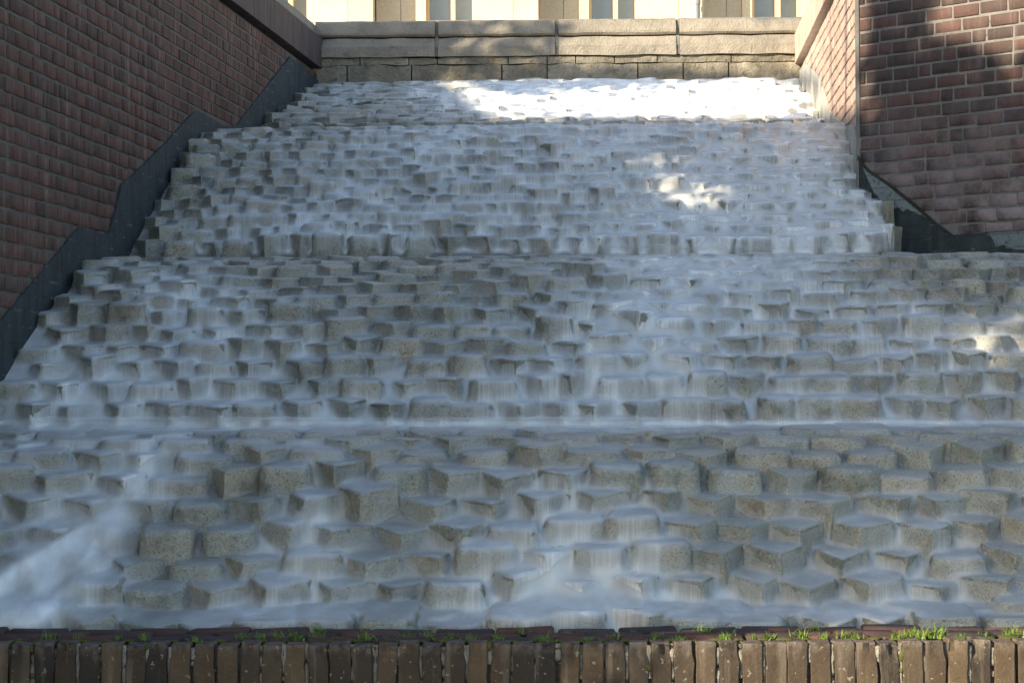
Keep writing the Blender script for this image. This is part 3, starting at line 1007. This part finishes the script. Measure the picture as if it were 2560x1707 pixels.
def water_layer(T, lay, V, al, face, X, S, pos, ns, nx):
    pv = pos(V)
    lim_l = np.array([WLX(y_) for y_ in pv[:, 1]])
    lim_r = WRX(pv[:, 1])
    okv = (pv[:, 0] > lim_l - .0)
    if T['name'] in ('top',): okv &= pv[:, 0] < lim_r
    if T['name'] == 'third':
        okv &= (pv[:, 0] < np.where(pv[:, 1] > 13.6, lim_r, 2.11 - (pv[:, 1] - 12.8) * .14))
    okv &= pv[:, 1] > 8.30
    okv &= (pv[:, 0] < CRNX - .01 + (13.6 - pv[:, 1]) * .946) | (pv[:, 1] > 13.6)
    okv &= (al.ravel() > .06)
    idx = np.arange(ns * nx).reshape(ns, nx)
    q = np.stack([idx[:-1, :-1], idx[:-1, 1:], idx[1:, 1:], idx[1:, :-1]], -1).reshape(-1, 4)
    q = q[okv[q].all(1)]
    used = np.unique(q)
    remap = -np.ones(ns * nx, int)
    remap[used] = np.arange(len(used))
    me = bpy.data.meshes.new('water_sheet')
    me.vertices.add(len(used))
    me.vertices.foreach_set('co', pv[used].ravel())
    me.loops.add(q.size)
    me.loops.foreach_set('vertex_index', remap[q].ravel())
    me.polygons.add(len(q))
    me.polygons.foreach_set('loop_start', np.arange(len(q)) * 4)
    me.polygons.foreach_set('use_smooth', np.ones(len(q), bool))
    me.update()
    at = me.attributes.new('cover', 'FLOAT', 'POINT')
    at.data.foreach_set('value', al.ravel()[used].astype(np.float32))
    ft = me.attributes.new('fall', 'FLOAT', 'POINT')
    ft.data.foreach_set('value', face.ravel()[used].astype(np.float32))
    fl = me.attributes.new('flow', 'FLOAT_VECTOR', 'POINT')
    fv = np.stack([X.ravel(), S.ravel(), np.zeros(ns * nx)], -1)[used].astype(np.float32)
    fl.data.foreach_set('vector', fv.ravel())
    o = link('water_sheet', me, WATER if lay == 0 else MIST, WT)


JET = [(180, 1280, 42, 185, 52, 1.0), (60, 1365, 85, 120, 50, .9), (60, 1410, 110, 40, 0, .6)]
STEP = .0095
WT = tag(empty('water', (0, 8, 0)), kind='structure')
for T, ang, ylo, yhi, xlo, xhi in ((TIERS[0], 38, 8.22, 10.28, -2.6, 2.75), (TIERS[1], 33, 10.1, 12.7, -2.5, 2.85), (TIERS[2], 36, 12.5, 14.95, -2.2, 2.2), (TIERS[3], 22, 15.6, 18.58, -2.0, 2.3)):
    a = R(ang)
    es, en = Vector((0, math.cos(a), math.sin(a))), Vector((0, -math.sin(a), math.cos(a)))
    O = Vector((0, ylo, float(bed_z(ylo))))
    smax = (yhi - ylo) * math.cos(a) + float(bed_z(yhi) - bed_z(ylo)) * math.sin(a)
    nx, ns = int((xhi - xlo) / STEP), int(smax / STEP)
    H = np.zeros((ns, nx))
    xs_ = xlo + np.arange(nx) * STEP
    for j in range(ns):
        s0 = j * STEP
        base = O + es * s0
        for i in range(nx):
            hit = bvh.ray_cast(Vector((xs_[i], base.y, base.z)) + en * 1.5, -en, 3.0)
            H[j, i] = 1.5 - hit[3] if hit[0] is not None else -0.2
    X, S = np.meshgrid(xs_, np.arange(ns) * STEP)

    def pos(Nn):
        return np.stack([X, O.y + es.y * S + en.y * Nn, O.z + es.z * S + en.z * Nn], -1).reshape(-1, 3)
    B1 = blur(H, 2.2, 2.6)
    B2 = blur(H, 5.0, 5.5)
    u, v_ = pix_np(pos(B1))
    u, v_ = u / K, v_ / K
    nz = np.array([noise.fractal(Vector((p_[0] * 2.2, p_[1] * 2.2, 1.0)), 1.0, 2.0, 3) for p_ in pos(B1)[::1]]) if False else np.zeros(len(u))
    # cheap low-frequency variation
    xx, ss = X.ravel(), S.ravel()
    for k_ in range(14):
        kx, ks = rng.normal(0, 7), rng.normal(0, 5)
        nz += np.sin(kx * xx + ks * ss + rng.uniform(0, 6.28)) * .13
    D = np.clip(.42 + .35 * nz + gsum(STREAMS, u, v_) * (1 + .5 * nz), .05, 4.0)
    D *= 1 - np.clip(gsum(DRY, u, v_), 0, .93)
    D = D.reshape(ns, nx)
    m = np.clip(D / 2.2, 0, 1)
    B0 = blur(H, 1.1, 1.4)
    g = np.clip((B2 - H) / .028 + .25, 0, 1)              # hollows fill with spray, noses stay thinly covered
    g = blur(g, .9, 1.2)
    film = 1 - np.exp(-.9 * D)
    gr = np.zeros_like(H)
    gr[1:-1] = (H[2:] - H[:-2]) / (2 * STEP)
    face = blur(np.clip(gr * 1.3 - .15, 0, 1), 1.2, 1.2)
    pn = np.zeros(X.size)
    for k_ in range(26):
        kx, ks = rng.normal(0, 34), rng.normal(0, 12)
        pn += np.sin(kx * xx + ks * ss + rng.uniform(0, 6.28)) * .27
    patch = np.clip(.5 + .8 * pn.reshape(ns, nx), 0, 1)
    m = np.clip((D - 2.5) / 1.3, 0, .8)
    jet = np.clip(gsum(JET, u, v_).reshape(ns, nx), 0, 1) if T['name'] == 'lowest' else np.zeros_like(H)
    for lay in (0, 1):
        if lay == 0:
            V = np.maximum(B0 * (1 - m) + B1 * m, H * .5 + B0 * .5) + .003 + .003 * D
            top = film * .72 + .20
            fc = film * (.06 + .86 * patch) * (.5 + .5 * g) + .10 * np.clip(D - 1.0, 0, 2) * 1.5
            al = np.clip(top * (1 - face) + fc * face + film * .25 * g * (1 - face), 0, .96)
        else:
            V = (B0 * .45 + B1 * .55) * (1 - m) + B2 * m + .004 + .009 * np.clip(D, 0, 2)
            tk = blur(np.clip(V - H, -.01, .06), 1.2, 1.5)
            al = (1 - np.exp(-np.clip(tk, 0, 1) * (10 + 16 * D))) * film * (.34 + .12 * np.clip(D - 1, 0, 1.5) + .2 * m) * np.clip(tk / .012, 0, 1)
        if T['name'] == 'top':
            al = np.clip(al * (1 + .35 * np.clip(D - 1.5, 0, 1)) + .35 * np.clip(D - 1.8, 0, 1), 0, .97)
        if lay == 1:
            V = V + (B2 + .012 - V) * jet * .8 + .042 * jet
            al = np.maximum(al, np.clip(1.05 * jet - .10, 0, .86))
        water_layer(T, lay, V, al, face, X, S, pos, ns, nx)
    print('water', T['name'], nx, ns)

# ------------------------------------------------------------------ kerb
KR = tag(empty('brick_kerb', (0, 7.9, 0)), 'low kerb of upright brown bricks with mossy joints in front of the cascade', 'kerb')
KZ = P(1280, 1607, 7.89).z
KM = Matrix.Translation((0, 7.89, KZ))
sold = []
for i in range(16):
    rs = random.Random(300 + i)
    bm = bmesh.new()
    wd, hh = .064 * rs.uniform(1.02, 1.09), .2 - rs.uniform(0, .006)
    bmesh.ops.create_cube(bm, size=1.0, matrix=Matrix.Translation((0, 0, (.2 - hh) / -2)) @ Matrix.Diagonal((wd, .1, hh, 1)))
    bmesh.ops.bevel(bm, geom=bm.edges[:], offset=.003, segments=1, affect='EDGES')
    for zc in (.085, .06, .03, -.01):
        bmesh.ops.bisect_plane(bm, geom=bm.verts[:] + bm.edges[:] + bm.faces[:], plane_co=(0, 0, zc), plane_no=(0, 0, 1))
    for xc in (-.015, .012):
        bmesh.ops.bisect_plane(bm, geom=bm.verts[:] + bm.edges[:] + bm.faces[:], plane_co=(xc, 0, 0), plane_no=(1, 0, 0))
    off = Vector((i * 5.3, 1, 2))
    for v_ in bm.verts:
        v_.co += noise.noise_vector(v_.co * 22 + off) * .005
    if rs.random() < .5:                        # a flake broken off one upper corner
        sx_ = rs.choice((-1, 1))
        for v_ in bm.verts:
            if v_.co.z > .05 and v_.co.x * sx_ > 0 and v_.co.y < 0:
                v_.co.y += .012 + rs.uniform(0, .01)
                v_.co.x -= sx_ * .004
    me = bm_to_mesh(bm, 'upright_brick', True, R(35))
    me.materials.append(KERB)
    sold.append(me)
pitch = .0752


def kslope(x):
    return -.006 * x if x < 0 else 0.0


x = -2.9
rk = random.Random(4)
while x < 2.9:
    o = link('brick', rk.choice(sold), None, KR)
    o.location = (x + rk.uniform(-.003, .003), 7.95 + rk.uniform(-.006, .004), KZ - .1 + rk.uniform(-.005, .003) + kslope(x))
    o.rotation_euler = (rk.uniform(-.02, .02), rk.uniform(-.014, .014), rk.uniform(-.025, .025))
    if rk.random() < .8:
        js, zz_, vs, fs = [], KZ + kslope(x) - rk.uniform(.002, .02), [], []
        zb_ = KZ - rk.choice((.2, .2, .12, .07))
        ns_ = 14
        for q_ in range(ns_ + 1):
            z_ = zz_ + (zb_ - zz_) * q_ / ns_
            r_w = .0085 * (1 + .35 * noise.noise(Vector((x * 31, z_ * 60, 0))))
            y_ = 7.903 + .009 * abs(noise.noise(Vector((x * 17, z_ * 45, 4)))) + (.02 if rk.random() < .13 else 0)
            cx_ = x + pitch / 2 + .002 * noise.noise(Vector((x * 9, z_ * 40, 8)))
            vs += [(cx_ - r_w, y_ + .012, z_), (cx_, y_, z_), (cx_ + r_w, y_ + .012, z_)]
        for q_ in range(ns_):
            fs += [(q_ * 3, q_ * 3 + 3, q_ * 3 + 4, q_ * 3 + 1), (q_ * 3 + 1, q_ * 3 + 4, q_ * 3 + 5, q_ * 3 + 2)]
        link('mortar_joint', mesh_from('mortar_joint', vs, fs, True), KJOINT, KR)
    x += pitch
flat = []
for i in range(8):
    me = rough_box(.2, .098, .06, .007, 950 + i, .004, 1, .015)
    me.materials.append(KERBT)
    flat.append(me)
for r_ in range(3):
    x = -2.9 + (.1 if r_ % 2 else 0)
    while x < 2.9:
        o = link('brick', rk.choice(flat), None, KR)
        o.location = (x + rk.uniform(-.004, .004), 8.065 + r_ * .107, KZ - .026 + rk.uniform(-.006, .006) + kslope(x) + r_ * .002)
        o.rotation_euler = (rk.uniform(-.03, .03), rk.uniform(-.02, .02), rk.uniform(-.03, .03))
        x += .21
cv = box_verts(-3, 3, 7.925, 8.33, -KZ * 0 - 0, KZ - .014)
o = link('mortar_core', mesh_from('mortar_core', cv, BOXF), KMORT, KR)
# lower brick courses of the kerb
rows_v, rows_f = [], []
z = KZ - .215
while z > .05:
    x = -2.95
    while x < 2.9:
        b0 = len(rows_v)
        rows_v += box_verts(x, x + .2, 7.901, 8.0, z - .06, z)
        rows_f += [tuple(b0 + i for i in q_) for q_ in BOXF]
        x += .212
    z -= .073
o = link('lower_bricks', mesh_from('lower_bricks', rows_v, rows_f), KERB, KR)
o['kind'] = 'stuff'
# moss in the joints
bm = bmesh.new()
for i in range(150):
    x = rk.uniform(-2.2, 2.3)
    s = rk.uniform(.006, .014)
    k_ = round((x + 2.9) / pitch - .5)
    x = -2.9 + (k_ + .5) * pitch
    z = KZ - rk.uniform(0, .16) if rk.random() < .2 else KZ - .005
    mm = Matrix.Translation((x, 7.906 if z < KZ - .01 else rk.uniform(7.99, 8.012), z + kslope(x))) @ Matrix.Diagonal((s * .7, s * .8, s * rk.uniform(.6, 1.6), 1) if z < KZ - .01 else (s * rk.uniform(1, 2.6), s * .7, s * .55, 1))
    r0 = bmesh.ops.create_icosphere(bm, subdivisions=2, radius=1, matrix=mm)
    for v_ in r0['verts']:
        v_.co += noise.noise_vector(v_.co * 130) * .0035
o = link('moss', bm_to_mesh(bm, 'moss', True), MOSS, KR)
o['kind'] = 'stuff'

# grass tufts
TUFTS = [(50, .6), (123, 1.3), (204, .9), (298, .7), (361, .9), (489, 1.0), (610, 1.2), (650, 1.3), (700, 1.5), (738, 1.4), (795, 1.2), (905, 1.2), (960, .7)]
TUFTS += [(780 + x_ * .425, s_) for x_, s_ in ((30, 1.3), (150, .7), (300, 1.3), (440, .7), (540, 1.2), (690, 1.2), (820, 1.2), (940, .9), (1100, 1.2), (1240, 1.1), (1370, 1.4), (1500, .8), (1640, .9), (1790, 1.3), (1890, .6), (2030, 1.0))]
TUFTS += [(1560 + x_ * .425, s_) for x_, s_ in ((330, 1.0), (470, 1.5), (600, 1.3), (750, .9), (850, 1.2), (1030, 1.3), (1120, 1.1), (1180, 1.1), (1290, 1.4), (1370, .9), (1600, 1.2), (1680, 1.5), (1740, 1.2), (1830, 1.9), (1980, .8), (2120, 1.1), (2290, 1.7))]
tv = []
for i in range(6):
    rr = random.Random(60 + i)
    vs, fs = [], []
    for b_ in range(46):
        a = rr.uniform(0, 6.283)
        lean = rr.uniform(.15, 1.3)
        L = rr.uniform(.012, .034)
        w = rr.uniform(.0009, .0018)
        bx0, by0 = rr.gauss(0, .009), rr.gauss(0, .007)
        d = Vector((math.cos(a), math.sin(a) * .8, 0))
        sd = Vector((-d.y, d.x, 0)) * w
        b0 = len(vs)
        for k_ in range(4):
            tq = k_ / 3
            p_ = Vector((bx0, by0, 0)) + d * L * math.sin(lean) * tq ** 1.4 + Vector((0, 0, L * math.cos(lean * tq * .9) * tq))
            ww = sd * (1 - tq * .9)
            vs += [tuple(p_ - ww), tuple(p_ + ww)]
        for k_ in range(3):
            fs.append((b0 + 2 * k_, b0 + 2 * k_ + 1, b0 + 2 * k_ + 3, b0 + 2 * k_ + 2))
    me = mesh_from('grass_tuft', vs, fs)
    me.materials.append(GRASSM)
    tv.append(me)
for (px, s) in TUFTS:
    Yt = 8.0 + rk.uniform(-.02, .05) + (.2 if rk.random() < .1 else 0)
    x = P(px, 1605, Yt).x
    o = link('grass_tuft', rk.choice(tv))
    o.location = (x, Yt, KZ - .004 + kslope(x))
    o.rotation_euler = (0, 0, rk.uniform(0, 6.28))
    o.scale = (s * 1.45, s * 1.3, s * rk.uniform(.75, 1.05))
    if px < 1700:
        tag(o, 'small green grass tuft in a joint of the shaded part of the brick kerb', 'grass tuft', 'grass tufts on the kerb')
    else:
        tag(o, 'bright yellow-green grass tuft in a joint of the sunlit right part of the brick kerb', 'grass tuft', 'grass tufts on the kerb')

# ------------------------------------------------------------------ unseen trees added on the left, crowns carved to shape the shade on the cascade
LIT = [  # sun patches carved into the added crowns, photograph pixels, with the share of leaves that still hang in the way
    (.0, [(1062, 188), (1230, 305), (2200, 305), (2100, 225), (1900, 205), (1700, 215), (1500, 228), (1290, 248), (1190, 220), (1140, 190)]),
    (.0, [(2030, 200), (2200, 330), (2170, -200), (2000, -200)]),
    (.0, [(1400, 188), (2060, 188), (2060, -60), (1450, -60)]),
    (.25, [(1130, 188), (1420, 188), (1470, -60), (1180, -60)]),
    (.55, [(1140, 188), (1200, 230), (1300, 250), (1500, 230), (1700, 217), (2060, 205), (2060, 188)]),
    (.0, [(2350, -400), (2330, 60), (2430, 125), (3200, 200), (3200, -400)]),
    (.55, [(2250, -400), (2200, 60), (2330, 200), (3200, 330), (3200, -400)]),
    (.24, [(1530, 400), (1730, 385), (1880, 495), (1750, 550), (1590, 510)]),
    (.24, [(2250, 790), (3000, 760), (3000, 920), (2400, 930)]),
    (.0, [(1760, 1565), (2700, 1560), (2700, 1900), (1860, 1900)]),
    (.45, [(1640, 1570), (1800, 1565), (1900, 1900), (1700, 1900)]),
    (.3, [(1950, 1085), (2300, 1075), (2320, 1150), (2000, 1140)]),
    (.35, [(1500, 1085), (1700, 1095), (1750, 1200), (1500, 1180)]),
]

allq = []


def addq(*pts):
    b0 = len(allv)
    allv.extend([tuple(p_) for p_ in pts])
    allf.append(tuple(range(b0, b0 + len(pts))))


addq(*[ML @ Vector((x_, 0, z_)) for x_, z_ in ((0, -1.4), (LLEN, -1.4), (LLEN, 2.89), (0, 2.89))])
addq(*[MF @ Vector((x_, 0, z_)) for x_, z_ in ((0, -1.4), (9, -1.4), (9, 2.89), (0, 2.89))])
addq(*[MI @ Vector((x_, 0, z_)) for x_, z_ in ((0, -1.4), (ILEN, -1.4), (ILEN, 2.89), (0, 2.89))])
addq(*[MP @ Vector((x_, 0, z_)) for x_, z_ in ((-1, -.4), (PL + 1, -.4), (PL + 1, 2.9), (-1, 2.9))])
addq((-3, 7.89, KZ), (4, 7.89, KZ), (4, 8.35, KZ), (-3, 8.35, KZ))
addq((-3, 7.89, 0), (4, 7.89, 0), (4, 7.89, KZ), (-3, 7.89, KZ))
bvh2 = BVHTree.FromPolygons(allv, allf)


def keep_leaf(L):  # drops most leaves whose shadow would cross a sun patch
    hit = bvh2.ray_cast(L, -SUN, 40)
    if hit[0] is None:
        return (L - SUN * 25).y < BY - 4          # leave the far building in the sun
    u_, w_ = pix(hit[0])
    j = noise.noise(Vector((u_ / 70, w_ / 40, 0))) * 22
    for pr_, pl in LIT:
        if inside(pl, u_ + j, w_ + j * .3):
            return random.random() < pr_ * .35
    return True


def crown_mesh(cen, rad, nleaf, seed):
    r_ = random.Random(seed)
    vs, fs = [], []
    clumps = []
    for i in range(110):
        while True:
            q_ = Vector([r_.uniform(-1, 1) for _ in range(3)])
            if .25 < q_.length < 1: break
        clumps.append(q_ * r_.uniform(.75, 1.0))
    for i in range(nleaf):
        c_ = r_.choice(clumps)
        q_ = c_ + Vector([r_.gauss(0, .14) for _ in range(3)])
        L = cen + Vector((q_.x * rad[0], q_.y * rad[1], q_.z * rad[2]))
        if L.z < cen.z - rad[2] * 1.05 or not keep_leaf(L): continue
        a = Vector([r_.gauss(0, 1) for _ in range(3)]).normalized()
        b_ = a.orthogonal().normalized()
        b_ = Matrix.Rotation(r_.uniform(0, 6.28), 3, a) @ b_
        c2 = a.cross(b_)
        l, w = r_.uniform(.065, .11), r_.uniform(.04, .065)
        b0 = len(vs)
        vs += [tuple(L - b_ * l), tuple(L + c2 * w + a * .01), tuple(L + b_ * l), tuple(L - c2 * w + a * .01)]
        fs.append((b0, b0 + 1, b0 + 2, b0 + 3))
    return mesh_from('crown', vs, fs)


def limb(bm, p0, p1, r0, r1, n=8):
    d = (p1 - p0)
    q_ = d.to_track_quat('Z', 'Y').to_matrix().to_4x4()
    bmesh.ops.create_cone(bm, cap_ends=True, segments=n, radius1=r0, radius2=r1, depth=d.length, matrix=Matrix.Translation((p0 + p1) / 2) @ q_)


for i, (base, cen, rad, nl, lb) in enumerate((
        (Vector((-6.4, 8.6, EYE + 2.45)), Vector((-5.9, 7.9, EYE + 6.5)), (2.4, 3.4, 3.3), 60000, 'one of the unseen leafy trees added for shade, on the terrace behind the left brick wall'),
        (Vector((-6.3, 3.4, 0)), Vector((-4.7, 3.9, EYE + 5.0)), (3.0, 3.5, 3.0), 60000, 'one of the unseen leafy trees added for shade, beyond the near end of the left wall'),
        (Vector((-6.8, 14.6, EYE + 2.45)), Vector((-6.2, 13.7, EYE + 6.0)), (2.2, 2.9, 2.9), 36000, 'one of the unseen leafy trees added for shade, on the left terrace nearest the stone building'))):
    tr = tag(empty('added_tree', base), lb, 'added_tree', 'added unseen trees shading the cascade')
    link('crown', crown_mesh(cen, rad, nl, 70 + i), LEAFM, tr)
    bm = bmesh.new()
    top_ = cen + Vector((0, 0, -rad[2] * .3))
    limb(bm, base, top_, .16, .08, 12)
    for k_ in range(9):
        a_ = k_ * 2.4
        p0 = base.lerp(top_, .5 + .055 * k_)
        limb(bm, p0, cen + Vector((math.cos(a_) * rad[0] * .7, math.sin(a_) * rad[1] * .7, rad[2] * (.1 + .06 * k_ - .2))), .05, .015)
    link('trunk', bm_to_mesh(bm, 'trunk', True), BARK, tr)
